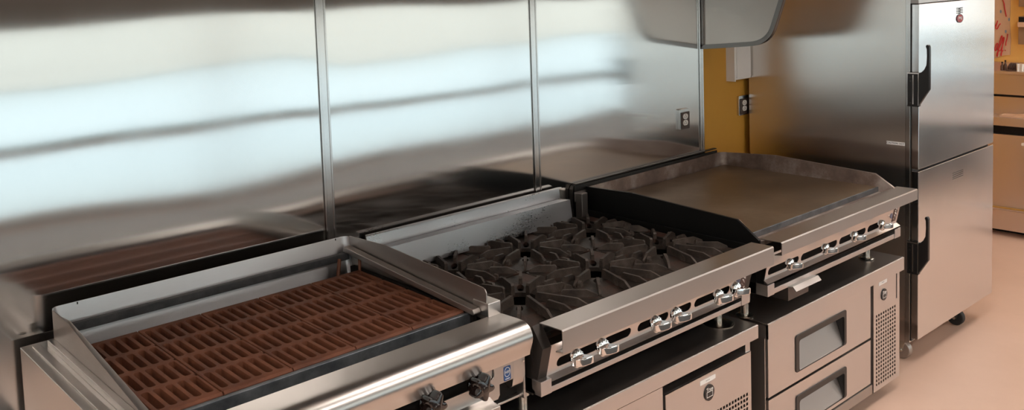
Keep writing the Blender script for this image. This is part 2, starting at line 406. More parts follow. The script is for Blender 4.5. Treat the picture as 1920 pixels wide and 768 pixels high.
# control panel with slot
slot = rrect(.60, 1.338, .676, .709, .014)
low = rrect(.60, 1.318, .640, .6655, .004)
MB().plate([(.53, .628), (1.346, .628), (1.352, .636), (1.352, .661), (1.397, .661), (1.397, .730), (.53, .730)], [slot], lambda u, v: (u, -.757, v), (0, .003, 0)).build('control_panel', 'grillsteel', G)
MB().box(.56, 1.345, -.735, -.70, .60, .735).build('panel_back', 'dark', G)
MB().px([(-.757, .642), (-.770, .634), (-.792, .632), (-.792, .612), (-.786, .612), (-.786, .628), (-.757, .632)], .55, 1.322).build('drip_tray', 'steel', G, bevel=.001)
br = MB().px([(-.756, .725), (-.756, .660), (-.752, .640), (-.744, .634), (-.72, .634), (-.72, .725)], 1.397, 1.437)
br.build('corner_bracket', 'grillsteel', G, bevel=.002)
MB().cyl((1.428, -.755, .694), (1.428, -.760, .694), .0045, .003, 12).build('rivet', 'chrome', G)
# valve disc seen through the slot end
MB().cyl((1.324, -.748, .692), (1.324, -.752, .692), .015, n=24).build('valve_plate', 'steel', G)
nz = .681
st = MB().py(rrect(1.366, 1.388, nz - .018, nz + .016, .003), -.757, -.7576).build('sticker', 'blue', G)
st['label'] = 'small blue certification sticker'
ring = MB().plate(ell(1.377, nz + .002, .0092, .0115), [ell(1.377, nz + .002, .0080, .0102)], lambda u, v: (u, -.7577, v), (0, -.0003, 0)).build('ring', 'whitelabel', st)
text('lettering', 'NSF', .0085, 'whitelabel', st, (1.377, -.7580, nz + .002), RY)
MB().box(1.370, 1.384, -.7580, -.7576, nz - .0145, nz - .013).build('line', 'whitelabel', st)
# U shaped back and side guard
def side_poly(top_pts, zb, x0, x1):
    return MB().px(top_pts + [(top_pts[-1][0], zb), (top_pts[0][0], zb)], x0, x1)
LT = [(-.078, .867), (-.20, .866), (-.323, .846), (-.46, .826), (-.600, .806), (-.660, .797)]
RT = [(-.078, .870), (-.250, .878), (-.655, .853), (-.662, .850), (-.667, .842)]
side_poly(LT, .775, .586, .589).build('left_guard', 'guard', G)
side_poly(RT, .775, 1.400, 1.403).build('right_guard', 'guard', G)
# back guard with rounded vertical corners
pth = [(.5875, -.080)] + [(.5875 + .020 - .020 * math.cos(math.radians(a)), -.080 + .020 * math.sin(math.radians(a))) for a in range(15, 91, 15)]
pth += [(.620, -.060), (.70, -.060), (1.0, -.060), (1.30, -.060), (1.375, -.060)]
pth += [(1.4015 - .020 + .020 * math.sin(math.radians(a)), -.080 + .020 * math.cos(math.radians(a))) for a in range(0, 91, 15)]
bg = MB(); bg._faces([[(x, y - (.019 if y > -.075 else 0), .74) for x, y in pth], [(x, y, .868) for x, y in pth]], close=False, caps=False)
bg.build('back_guard', 'raw', G, solid=.003, smooth=True)
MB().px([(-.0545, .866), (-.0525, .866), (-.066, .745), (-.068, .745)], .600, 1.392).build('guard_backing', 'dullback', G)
sm = MB(); sm.box(.646, .649, -.0625, -.0615, .76, .867); sm.box(1.362, 1.365, -.0625, -.0615, .76, .867); sm.build('back_guard_seam', 'dark', G)
MB().box(.600, 1.385, -.098, -.080, .809, .829).build('support_bar', 'bar', G, bevel=.002)
rb = MB().px([(-.085, .846), (-.080, .830), (-.645, .788), (-.650, .793), (-.645, .803)], 1.374, 1.397)
rb.build('support_bar', 'guard', G, bevel=.002)
MB().px([(-.085, .835), (-.085, .850), (-.150, .857), (-.60, .803), (-.60, .790), (-.15, .842)], .590, .604).build('support_bar', 'guard', G, bevel=.002)
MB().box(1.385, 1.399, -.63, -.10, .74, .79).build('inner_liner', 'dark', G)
MB().tube([(1.350, -.100, .818), (1.332, -.115, .765)], .0055).build('strut', 'rust', G)
MB().tube([(1.385, -.15, .832), (1.378, -.158, .765)], .0045).build('strut', 'rust', G)
MB().box(1.3975, 1.438, -.676, -.62, .785, .818).build('guard_bracket', 'grillsteel', G, bevel=.002)
tr = MB().pz(rrect(.592, 1.398, -.622, -.6095, .006), .735, .7865); tr.build('grate_trough', 'bluesteel', G, bevel=.002)
gap = MB().box(.592, 1.402, -.672, -.623, .70, .745); gap.build('trough_gap_shade', 'dark', G)  # dark block painted in place of the shade between trough and deck
# black star knobs on the slot
def star_knob(x, z):
    k = MB().lathe((x, -.7605, z), (0, -1, 0), [(.020, 0), (.022, .006), (.012, .010), (.011, .012)], 28).build('knob', 'bakelite', G, smooth=True)
    out = []
    for i in range(60):
        a = 2 * PI * i / 60; r = .0245 + .0065 * math.cos(5 * a + 1.1); out.append((x + r * math.cos(a), z + r * math.sin(a)))
    q = MB(); q._faces([[(x + (u - x) * s, y, z + (v - z) * s) for u, v in out] for s, y in ((.75, -.772), (.97, -.775), (1., -.782), (1., -.794), (.93, -.799), (.72, -.801))])
    q.build('grip', 'bakelite', k, smooth=True)
    MB().cyl((x, -.80, z), (x, -.8035, z), .0085, .0075).build('cap', 'bakelite', k, bevel=.001)
star_knob(1.272, .690); star_knob(1.136, .694)
for x, y in ((1.40, -.66), (.57, -.66), (.57, -.12), (1.40, -.12)):
    MB().cyl((x, y, .522), (x, y, .601), .016).build('leg', 'leg', G)

# five slotted grates lying in the charbroiler
GX = .594
GW = (1.380 - GX) / 5
NAMES = ['leftmost slotted brown cast iron grate of the charbroiler, partly behind its left guard',
         'second slotted brown grate from the left in the charbroiler',
         'middle slotted brown grate of the five in the charbroiler',
         'fourth slotted brown grate from the left in the charbroiler',
         'rightmost slotted brown grate of the charbroiler, ending at the right guard']
def gz(y): return .790 + (y + .60) * .003 / .45
def make_grate():
    x0, x1 = GX, GX + GW - .0025
    f = lambda u, v: (u, v, gz(v))
    out = [(x0, -.600)]
    # small steps where each row of slots meets the neighbour
    out += [(x1, -.600)]
    rows = [-.592, -.485, -.378, -.271, -.164]
    for r in rows[1:-1]:
        out += [(x1, r - .007), (x1 - .0035, r - .004), (x1 - .0035, r + .002), (x1, r + .005)]
    out += [(x1, -.156), (x0, -.156)]
    holes = []
    for r in range(4):
        for c in range(6):
            cx = x0 + .0148 + c * .0252 ; y0 = rows[r] + .008; y1 = rows[r + 1] - .008
            holes.append(rrect(cx - .0078, cx + .0078, y0, y1, .0055, 2))
    g = MB().plate(out, holes, f, (0, 0, -.022))
    ob = g.build('charbroiler_grate', 'rust', bevel=.0009, seg=1, angle=50)
    return ob
g0 = make_grate()
for k in range(5):
    o = g0 if k == 0 else g0.copy()
    if k: COL.objects.link(o); o.location.x = k * GW
    tag(o, NAMES[k], 'grill grate', 'slotted grates of the charbroiler')
    l = MB().px([(-.5995, gz(-.6) - .012), (-.5995, gz(-.6) - .0003), (-.603, gz(-.6) + .002), (-.609, gz(-.6) - .002), (-.609, gz(-.6) - .010)], GX, GX + GW - .0025)
    l = l.build('front_lip', 'rust', o, bevel=.001); l.location = (0, 0, 0)
# ------------------------------------------------------------------ open burner range
R = thing('gas_range', 'stainless countertop range with six open burners and chrome knobs', 'range', (1.93, -.42, .52))
rx0, rx1 = 1.458, 2.362
def front_rail(parent, x0, x1, ztop=.768, zlow=.717):
    s = MB().sheet([(-.757, ztop), (-.8285, ztop + .002), (-.831, ztop - .001), (-.831, zlow), (-.808, zlow - .004)], x0, x1)
    return s.build('front_rail', 'steel', parent, solid=.0025)
def control(parent, x0, x1, slots, zt=.722, zb=.640, yt=-.790, yb=-.770):
    f = lambda u, v: (u, yt + (yb - yt) * (zt - v) / (zt - zb), v)
    MB().plate(rect(x0, x1, zb, zt), [rrect(a, b2, .6535, .6785, .012) for a, b2 in slots], f, (0, .002, 0)).build('control_panel', 'front', parent)
    MB().px([(yb, zb), (yb - .014, zb - .009), (yb - .012, zb - .011), (yb + .003, zb - .002)], x0, x1).build('panel_lip', 'front', parent)
    return f
front_rail(R, 1.487, 2.398)
fR = control(R, 1.490, 2.338, [(1.522, 1.672), (1.692, 1.800), (1.828, 1.958), (1.978, 2.062), (2.078, 2.250)])
range_side = plain('range_side_steel', (.05, .042, .038), .45, .6)
cheek = [(-.79, .72), (-.770, .640), (-.745, .626), (-.745, .74), (-.757, .768)]
b = MB(); b.box(rx0, rx0 + .004, -.755, -.06, .60, .735); b.px(cheek, rx0 + .004, rx0 + .034); b.build('side_panel', range_side, R)
b = MB(); b.box(rx1 - .004, rx1, -.755, -.06, .60, .735); b.px(cheek, 2.334, rx1 - .004); b.build('side_panel', range_side, R)
MB().box(rx0 + .004, rx1 - .004, -.74, -.06, .604, .640).build('crumb_pan', 'dark', R)
MB().box(rx0 + .004, rx1 - .004, -.066, -.06, .61, .77).build('inner_back', 'dark', R)
MB().box(rx0 + .03, rx1 - .03, -.742, -.735, .60, .745).build('gap_shade_backing', 'dark', R)  # dark sheet stands in for the shade behind gap and slots
b = MB(); b.box(rx0, 2.342, -.765, -.745, .604, .616); b.box(rx0, rx0 + .036, -.785, -.10, .604, .640); b.box(2.30, 2.342, -.785, -.10, .604, .640); b.box(rx0 + .036, 2.30, -.783, -.765, .604, .618)
b.build('base_rail', 'front', R, bevel=.0012)
bp_ = MB().box(1.512, 2.40, -.757, -.700, .722, .732); bp_.build('front_apron', 'burnt', R)
# back riser in two steps
MB().px([(-.032, .755), (-.020, .842), (-.036, .845), (-.038, .842), (-.024, .838), (-.036, .755)], 1.495, 2.330).build('back_riser', 'raw2', R)
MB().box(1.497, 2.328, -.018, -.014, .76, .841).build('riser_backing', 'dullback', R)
rr = MB().px([(-.0985, .735), (-.088, .810), (-.034, .803), (-.034, .800), (-.086, .806), (-.0955, .735)], 1.535, 2.318).build('lower_riser', 'raw2', R)
MB().box(2.314, 2.318, -.088, -.034, .752, .806).build('riser_end', 'guard', R)
MB().box(1.50, 2.40, -.10, -.034, .715, .722).build('rear_ledge', 'burnt', R)
BX, BY = (1.658, 1.964, 2.270), (-.222, -.512)
for x in BX:
    for y in BY:
        bu = MB().lathe((x, y, .642), (0, 0, 1), [(.020, -.02), (.022, 0), (.044, .012), (.046, .022), (.040, .028), (.018, .026), (.014, .020)], 24).build('burner', 'black', R, smooth=True)
        ports = MB()
        for k in range(10):
            a = 2 * PI * k / 10; ports.cyl((x + .030 * math.cos(a), y + .030 * math.sin(a), .668), (x + .030 * math.cos(a), y + .030 * math.sin(a), .6708), .0028, n=8)
        ports.build('ports', 'dark', bu)
def chrome_knob(parent, x, y, z, r=.0215, rot=0.):
    k = MB().lathe((x, y, z), (0, -1, .25), [(r * .9, -.004), (r * 1.03, 0), (r * 1.05, .004), (r * .92, .008), (r * .5, .0095)], 32).build('knob', 'chrome', parent, smooth=True)
    out = [(-1, -.002), (-1.04, -.012), (-.85, -.021), (-.4, -.030), (.2, -.034), (.7, -.0355), (1.05, -.034), (1.08, -.028), (.9, -.016), (.75, -.002)]
    h = r * .46; q = MB()
    c, s_ = math.cos(rot), math.sin(rot); rings = []
    for zz, sc in ((-h, .93), (-h * .8, 1.), (h * .8, 1.), (h, .95)):
        rings.append([(x + u * r * sc * c - zz * s_, y + v * sc - .002, z - .003 + zz * c + u * r * sc * s_ - v * .12) for u, v in out])
    q._faces(rings); q.build('handle', 'chrome', k, bevel=.0012)
    tk = MB()
    for i in range(5):
        a = math.radians(40 + i * 25); p = (x + r * .82 * math.cos(a), y - .0095, z + r * .82 * math.sin(a) + .002)
        tk.box(p[0] - .0006, p[0] + .0006, p[1], p[1] + .002, p[2] - .002, p[2] + .002)
    tk.build('marks', 'greyink', k)
    return k
for i, (x, rot) in enumerate(((1.568, .04), (1.662, 0), (1.875, .05), (1.963, 0), (2.160, 0.02), (2.247, -.10))):
    chrome_knob(R, x, -.798, .670, rot=rot)
rv = MB()
for x in (1.545, 2.262): rv.cyl((x, -.790, .703), (x, -.7935, .703), .005, .003, 12)
rv.build('rivet', 'chrome', R)
def badges(parent, x, f):
    y, z = -.7895, .683
    s = MB(); s._faces([[(x - .015, f(0, .655)[1] - .0012, .655), (x + .015, f(0, .655)[1] - .0012, .655), (x + .015, f(0, .708)[1] - .0012, .708), (x - .015, f(0, .708)[1] - .0012, .708)],
                        [(x - .015, f(0, .655)[1] + .0006, .655), (x + .015, f(0, .655)[1] + .0006, .655), (x + .015, f(0, .708)[1] + .0006, .708), (x - .015, f(0, .708)[1] + .0006, .708)]])
    s = s.build('badge', 'maroon', parent); s['label'] = 'dark maroon badge with white marks'
    w = MB()
    for k, (dx, dz, a, b2) in enumerate(((.002, .024, .006, .005), (-.003, .016, .004, .003), (.001, .006, .007, .005), (-.003, -.002, .005, .004), (.003, -.009, .003, .003), (-.004, -.015, .005, .004))):
        yy = f(0, .682 + dz)[1] - .0020
        w.py([(x + dx + a * .9 * math.cos(q + .3 * k) * (1 + .3 * math.sin(3 * q)), .680 + dz + b2 * math.sin(q)) for q in [2 * PI * i / 12 for i in range(12)]], yy, yy + .0006)
    w.build('marks', 'whitelabel', s)
    yy = f(0, .686)[1] - .0006
    o = MB().py(ell(x - .030, .684, .0085, .0125), yy - .0006, yy + .0012).build('oval_sticker', 'violet', parent); o['label'] = 'small grey blue oval sticker'
    o = MB().cyl((x - .050, yy + .002, .690), (x - .050, yy - .002, .690), .005, .004, 12).build('rivet', 'chrome', parent)
badges(R, 2.318, fR)
for x, y in ((1.478, -.70), (2.318, -.69), (1.478, -.14), (2.30, -.14)):
    l = MB().cyl((x, y, .523), (x, y, .59), .0115); l.cyl((x, y, .578), (x, y, .605), .0175)
    l = l.build('leg', 'leg', R, bevel=.001)
    if x > 2:
        MB().lathe((x, y, .5212), (0, 0, 1), [(.046, 0), (.047, .002), (.040, .004), (.016, .005)], 32).build('foot', 'leg', l, smooth=True)

# cast iron top grates
def make_top_grate(hx, y0, y1, cy):
    """square grate, fins run to the burner hole at the centre"""
    pl = MB()
    holes = [ell(0, 0, .050, .050, 18)]
    for a in (45, 135, 225, 315):
        c, s_ = math.cos(math.radians(a)), math.sin(math.radians(a))
        holes.append([(c * .082 + .024 * math.cos(q) * c - .010 * math.sin(q) * s_, s_ * .082 + .024 * math.cos(q) * s_ + .010 * math.sin(q) * c) for q in [2 * PI * k / 12 for k in range(12)]])
    def f(u, v):
        r = math.hypot(u, v); return (u, v, .729 - .008 * max(0, 1 - r / .12))
    pl.plate(rrect(-hx, hx, y0, y1, .008, 2), holes, f, (0, 0, -.012))
    root = pl.build('burner_grate', 'burnt', bevel=0)
    def fin(a, r0, r1, zi, zo, w=.0046):
        c, s_ = math.cos(a), math.sin(a)
        lim = min((hx - .003) / max(abs(c), 1e-6), ((y1 if s_ > 0 else -y0) - .003) / max(abs(s_), 1e-6))
        r1 = min(r1, lim); q = MB(); rings = []
        ro = r1 - .030 if r1 - r0 > .07 else r1 - .012
        for r, z, ww in ((r0, zi - .005, w), (r0 + .004, zi, w), (ro, zi, w * .8), (r1 - .002, zo, w * .7), (r1, zo - .003, w * .7)):
            x, y = c * r, s_ * r; nx, ny = -s_ * ww, c * ww
            rings.append([(x + nx * 1.35, y + ny * 1.35, .718), (x - nx * 1.35, y - ny * 1.35, .718), (x - nx, y - ny, z), (x + nx, y + ny, z)])
        q._faces(rings); q.build('fin', 'castiron', root)
    for k in range(8):
        fin(math.radians(20 if k % 2 == 0 else -20) + (k // 2) * PI / 2, .048, .172 if k // 2 in (0, 2) else .20, .7505, .738)
    for k in range(4):
        fin(k * PI / 2 + math.radians(3), .098, .20, .746, .736)
        for a_, r_ in ((.42, .128), (-.36, .135)):
            fin(k * PI / 2 + PI / 4 + a_, r_, r_ + .018, .744, .742, .006)
        fin(k * PI / 2 + PI / 4, .112, .23, .7485, .736)
    return root
def copy_tree(o):
    c = o.copy(); COL.objects.link(c)
    for ch in o.children:
        d = ch.copy(); COL.objects.link(d); d.parent = c
    return c
gb = make_top_grate(.1515, -.140, .148, 0); gf = make_top_grate(.1515, -.190, .140, 0)
words = ('left', 'middle', 'right')
for j, (proto, y, row) in enumerate(((gb, BY[0], 'back'), (gf, BY[1], 'front'))):
    for i, x in enumerate(BX):
        o = proto if i == 0 else copy_tree(proto)
        o.location = (x, y, 0)
        beside = ('next to the charbroiler', 'with a grate on either side', 'next to the griddle')[i]
        tag(o, '%s %s cast iron burner grate on the range, %s' % (row, words[i], beside), 'burner grate', 'cast iron grates on the range')

# ------------------------------------------------------------------ griddle
D = thing('griddle', 'stainless countertop griddle with a brown seasoned plate and black left side', 'griddle', (2.9, -.42, .5))
dx0, dx1 = 2.441, 3.345
front_rail(D, 2.443, 3.378, .770, .734)
fD = control(D, 2.443, 3.345, [(2.460, 2.640), (2.655, 2.888), (2.905, 3.092), (3.108, 3.215)], .727, .643, -.788, -.770)
for x in (2.540, 2.760, 2.955, 3.155): chrome_knob(D, x, -.800, .677, .0185, rot=-.06)
b = MB(); b.box(dx0, dx1, -.735, -.03, .595, .60); b.box(dx0, dx0 + .004, -.745, -.03, .595, .745); b.box(dx1 - .004, dx1, -.745, -.03, .595, .745); b.box(dx0, dx1, -.034, -.03, .60, .745)
b.px([(-.788, .727), (-.768, .630), (-.745, .630), (-.745, .745), (-.757, .77)], 3.342, 3.345)
b.px([(-.788, .727), (-.768, .630), (-.745, .630), (-.745, .745)], 2.443, 2.446)
b.build('side_panel', 'black', D)
MB().box(dx0 + .01, dx1 - .01, -.742, -.735, .60, .745).build('gap_shade_backing', 'dark', D)  # near-black backing puts the gap's shade into its colour
b = MB(); b.box(dx0, dx0 + .038, -.785, -.72, .594, .630); b.box(3.30, 3.345, -.785, -.72, .594, .628); b.box(dx0 + .038, 3.30, -.782, -.76, .594, .611)
b.build('base_rail', 'front', D, bevel=.0012)
# plate, trough, splash
MB().box(2.474, 3.334, -.702, -.045, .742, .770).build('cooking_plate', 'griddle', D, bevel=.002)
MB().box(2.474, 3.334, -.708, -.7025, .752, .7705).build('plate_edge', 'bluesteel', D, bevel=.001)
MB().px([(-.708, .752), (-.735, .750), (-.757, .758), (-.757, .745), (-.708, .742)], 2.474, 3.334).build('grease_trough', 'splash', D)
MB().px([(-.746, .760), (-.756, .764), (-.756, .758), (-.746, .755)], 2.60, 3.20).build('trough_lip', 'guard', D)
sl = [(-.030, .823), (-.245, .831), (-.665, .810), (-.742, .757), (-.742, .700), (-.030, .700)]
MB().px(sl, 2.464, 2.474).build('left_splash', 'black', D, bevel=.001)
MB().px([(-.034, .822), (-.245, .830), (-.665, .809), (-.735, .757), (-.700, .757), (-.700, .771), (-.034, .771)], 2.4742, 2.4765).build('left_splash_face', 'splash', D)
srt = [(-.06, .824), (-.280, .838), (-.695, .818), (-.765, .775), (-.765, .755), (-.70, .750), (-.06, .750)]
MB().px(srt, 3.334, 3.344).build('right_splash', 'splash', D, bevel=.001)
# back splash with rounded corner to the right side
pth = [(2.466, -.030), (3.30, -.030)] + [(3.3045 + .034 * math.sin(math.radians(a)), -.064 + .034 * math.cos(math.radians(a))) for a in range(15, 91, 15)]
q = MB(); q._faces([[(x, y, .74) for x, y in pth], [(x, y, .824 if i else .820) for i, (x, y) in enumerate(pth)]], close=False, caps=False)
q.build('back_splash', 'splash', D, solid=.004, smooth=True)
q = MB().py([(2.402, .69), (2.406, .69), (2.406, .818), (2.412, .829), (2.425, .834), (3.31, .838), (3.31, .842), (2.422, .838), (2.409, .832), (2.402, .820)], -.006, -.022)
q.build('rear_frame', 'grey', D)
MB().box(2.41, 3.31, -.0245, -.0205, .69, .833).build('rear_sheet', plain('black_rear_sheet', (.012, .011, .010), .5), D)
q = MB().box(2.404, 2.436, -.066, -.034, .690, .812); q.box(2.404, 2.464, -.034, -.026, .775, .812)
q.build('flue_post', 'guard', D, bevel=.003)
badges(D, 3.312, fD)
# grease drawer
dr = MB().box(2.575, 2.70, -.775, -.55, .545, .592).build('grease_drawer', plain('dark_steel_drawer', (.14, .12, .11), .4, .9), D)
MB().px([(-.775, .596), (-.800, .601), (-.812, .588), (-.810, .586), (-.799, .597), (-.775, .592)], 2.560, 2.715).build('handle', 'front', dr)
for x, y in ((2.462, -.690), (3.275, -.690), (2.462, -.14), (3.275, -.14)):
    l = MB().cyl((x, y, .512), (x, y, .575), .0125); l.cyl((x, y, .560), (x, y, .596), .0185)
    l = l.build('leg', 'leg', D, bevel=.001)
    MB().lathe((x, y, .5075), (0, 0, 1), [(.026, 0), (.027, .002), (.022, .005), (.013, .006)], 28).build('foot', 'leg', l, smooth=True)

# ------------------------------------------------------------------ refrigerated chef bases
def round_badge(parent, x, y, z, r):
    d = MB().py(ell(x, z, r, r, 36), y, y - .003).build('thermostat_display', 'blackplastic', parent, bevel=.0008)
    d['label'] = 'round black display badge'
    MB().plate(rect(x - r * .62, x + r * .62, z - r * .52, z + r * .20), [rect(x - r * .55, x + r * .55, z - r * .45, z + r * .13)], lambda u, v: (u, y - .0031, v), (0, -.0004, 0)).build('screen_outline', 'whitelabel', d)
    text('lettering', 'True', r * .62, 'whitelabel', d, (x, y - .0033, z + r * .45), RY, sx=1.15)
def pale_label(parent, x0, x1, z0, z1, y):
    d = MB().box(x0, x1, y - .0008, y, z0, z1).build('label_sticker', 'whitelabel', parent)
    d['label'] = 'white paper label'
    q = MB(); c = (x0 + x1) / 2; zc = (z0 + z1) / 2
    for k in range(3): q.box(c - .009 + k * .0065, c - .005 + k * .0065, y - .0011, y - .0006, zc - .0012, zc + .0012)
    q.build('print', 'greyink', d)
def caster(parent, x, y, steelw=False, r=.036):
    f = MB(); f.box(x - .028, x + .028, y - .03, y + .03, .078, .084)
    f.px([(y - .022, .08), (y + .022, .08), (y + .008, .030), (y - .008, .030)], x - .020, x - .016)
    f.px([(y - .022, .08), (y + .022, .08), (y + .008, .030), (y - .008, .030)], x + .016, x + .020)
    f = f.build('caster', 'leg' if steelw else 'grey', parent, bevel=.001)
    MB().cyl((x - .014, y, r), (x + .014, y, r), r).build('wheel', 'guard' if steelw else 'rubber', f, bevel=.006)
    MB().cyl((x - .024, y, r), (x + .024, y, r), .007, n=12).build('axle', 'leg', f)
def drawer_front(parent, x0, x1, z0, z1, y, hx0, hx1, hz0, hz1, zin=.03):
    pn = MB().plate(rect(x0, x1, z0, z1), [rrect(hx0, hx1, hz0, hz1, .006, 3)], lambda u, v: (u, y, v), (0, .010, 0)).build('drawer', 'front', parent)
    fr = MB().plate(rrect(hx0 - .004, hx1 + .004, hz0 - .002, hz1 + .004, .008, 3), [rrect(hx0 + .016, hx1 - .010, hz0 - .0005, hz1 - .015, .010, 3)], lambda u, v: (u, y - .003, v), (0, .006, 0))
    fr.box(hx0 - .001, hx1 + .001, y + .004, y + .046, hz1 - .004, hz1 + .002)
    # wedge shaped side cheeks
    fr.px([(y + .001, hz0), (y + .001, hz1), (y + .044, hz1)], hx1 - .010, hx1); fr.px([(y + .001, hz0), (y + .001, hz1), (y + .044, hz1)], hx0, hx0 + .010)
    fr.build('handle_frame', 'blackplastic', pn)
    MB().px([(y + .002, hz0 - .002), (y + .005, hz0 - .002), (y + .046, hz1), (y + .043, hz1)], hx0 + .004, hx1 - .004).build('recess', 'recess', pn)
    return pn
def grille(parent, x0, x1, z0, z1, hx0, hx1, nx, hz1, dz, nz, y, w, h):
    holes = []
    for i in range(nx):
        for j in range(nz):
            cx = hx0 + (hx1 - hx0) * i / (nx - 1); cz = hz1 - dz * j
            if cz - h < z0 + .004: continue
            holes.append(rect(cx - w / 2, cx + w / 2, cz - h / 2, cz + h / 2))
    return MB().plate(rect(x0, x1, z0, z1), holes, lambda u, v: (u, y, v), (0, .0015, 0)).build('compressor_grille', 'front', parent)

B2 = thing('chef_base', 'right refrigerated chef base with two drawers below the griddle', 'refrigerated base', (2.92, -.4, 0), 'refrigerated chef bases')
MB().px([(-.776, .505), (-.778, .503), (-.778, .455), (-.770, .455), (-.770, .497), (-.03, .497), (-.03, .505)], 2.452, 3.388).build('worktop', 'top', B2, bevel=.001)
MB().box(2.452, 3.388, -.7795, -.7775, .456, .5035).build('worktop_edge', 'front', B2, bevel=.0008)
MB().box(2.452, 2.456, -.778, -.03, .455, .50).build('worktop_edge', 'front', B2)
b = MB(); b.box(2.458, 3.148, -.715, -.04, .085, .497); b.box(2.458, 2.462, -.762, -.71, .09, .455); b.box(3.148, 3.368, -.740, -.04, .085, .497)
b.build('cabinet_body', 'steel', B2, bevel=.001)
drawer_front(B2, 2.460, 3.136, .2645, .4535, -.772, 2.625, 2.950, .297, .413)
drawer_front(B2, 2.460, 3.136, .094, .2555, -.772, 2.625, 2.950, .110, .212)
grille(B2, 3.150, 3.358, .054, .463, 3.176, 3.322, 9, .332, .0150, 18, -.775, .0098, .0092)
MB().box(3.358, 3.3595, -.775, -.735, .054, .455).build('side_flange', 'front', B2)
MB().box(3.150, 3.152, -.775, -.74, .054, .455).build('side_flange', 'front', B2)
MB().box(3.152, 3.356, -.765, -.762, .056, .455).build('filter', 'dark', B2)
MB().box(3.334, 3.3355, -.7765, -.7745, .36, .455).build('seam', 'dark', B2)
MB().px([(-.776, .090), (-.776, .056), (-.770, .056), (-.770, .085), (-.04, .085), (-.04, .090)], 2.46, 3.140).build('bottom_rail', 'guard', B2)
round_badge(B2, 3.232, -.7752, .400, .0215)
pale_label(B2, 3.192, 3.256, .441, .4545, -.7752)
for x, y in ((3.095, -.70), (2.54, -.70), (2.54, -.12), (3.28, -.12)): caster(B2, x, y)

B1 = thing('chef_base', 'left long refrigerated chef base below the range and charbroiler', 'refrigerated base', (1.4, -.4, 0), 'refrigerated chef bases')
MB().px([(-.778, .521), (-.780, .519), (-.780, .478), (-.772, .478), (-.772, .513), (-.03, .513), (-.03, .521)], .45, 2.392).build('worktop', 'top', B1, bevel=.001)
MB().box(.45, 2.392, -.7815, -.7795, .479, .5195).build('worktop_edge', 'front', B1, bevel=.0008)
MB().box(2.3905, 2.393, -.780, -.03, .479, .519).build('worktop_edge', 'front', B1)
b = MB(); b.box(.46, 1.936, -.715, -.04, .085, .513); b.box(1.936, 2.36, -.720, -.04, .085, .513); b.box(2.333, 2.358, -.774, -.72, .085, .479)
b.build('cabinet_body', 'steel', B1, bevel=.001)
MB().box(1.938, 2.333, -.7215, -.7205, .085, .511).build('vent_gap_shade', 'dark', B1)  # thin dark sheet: shade of the gap above the grille, as colour
drawer_front(B1, 1.205, 1.928, .272, .474, -.776, 1.30, 1.70, .297, .413)
drawer_front(B1, .470, 1.195, .272, .474, -.776, .57, .97, .297, .413)
drawer_front(B1, 1.205, 1.928, .094, .263, -.776, 1.30, 1.70, .110, .225)
drawer_front(B1, .470, 1.195, .094, .263, -.776, .57, .97, .110, .225)
grille(B1, 1.934, 2.352, .054, .450, 2.180, 2.330, 11, .322, .0150, 17, -.779, .0098, .0092)
MB().box(2.352, 2.3535, -.779, -.73, .054, .450).box(1.934, 2.352, -.779, -.745, .4485, .450).box(1.934, 1.936, -.779, -.745, .054, .450).build('side_flange', 'front', B1)
MB().box(1.938, 2.348, -.768, -.765, .056, .446).build('filter', 'dark', B1)
round_badge(B1, 2.136, -.7792, .392, .0235)
pale_label(B1, 2.094, 2.168, .424, .4365, -.7792)
MB().box(.46, 1.93, -.776, -.770, .056, .09).build('bottom_rail', 'guard', B1)
for x, y in ((.55, -.70), (1.87, -.70), (.55, -.12), (2.28, -.12)): caster(B1, x, y)

# ------------------------------------------------------------------ tall two door holding cabinet
F = thing('holding_cabinet', 'tall stainless two door heated holding cabinet on casters', 'holding cabinet', (3.98, -.36, 0))
fx0, fx1 = 3.600, 4.375
MB().box(fx0, fx0 + .004, -.690, .0, .092, 1.50).build('side_panel', 'sidesteel', F)
b = MB(); b.box(fx1 - .004, fx1, -.69, 0, .092, 1.50); b.box(fx0 + .004, fx1 - .004, -.004, 0, .092, 1.5); b.box(fx0 + .004, fx1 - .004, -.69, -.0, 1.49, 1.50); b.box(fx0 + .004, fx1 - .004, -.69, -.0, .092, .10)
b.build('body', 'steel', F)
MB().box(fx0, fx1, -.708, -.690, .092, 1.50).build('door_frame', 'trim', F, bevel=.001)
MB().box(fx0 + .004, fx1, -.714, -.708, .10, 1.45).build('gasket', 'blackplastic', F)
fr = MB().box(fx0 + .003, fx1, -.738, -.708, 1.443, 1.50).build('top_trim', 'steel', F, bevel=.001)
def cab_door(z0, z1, name, nxx=16, seed=1):
    r = random.Random(seed)
    d = MB().box(fx0, fx1 - .012, -.741, -.714, z0, z1).build('door', 'doorsteel', F, bevel=.0018)
    return d
d1 = cab_door(.796, 1.440, 'upper'); d2 = cab_door(.113, .787, 'lower')
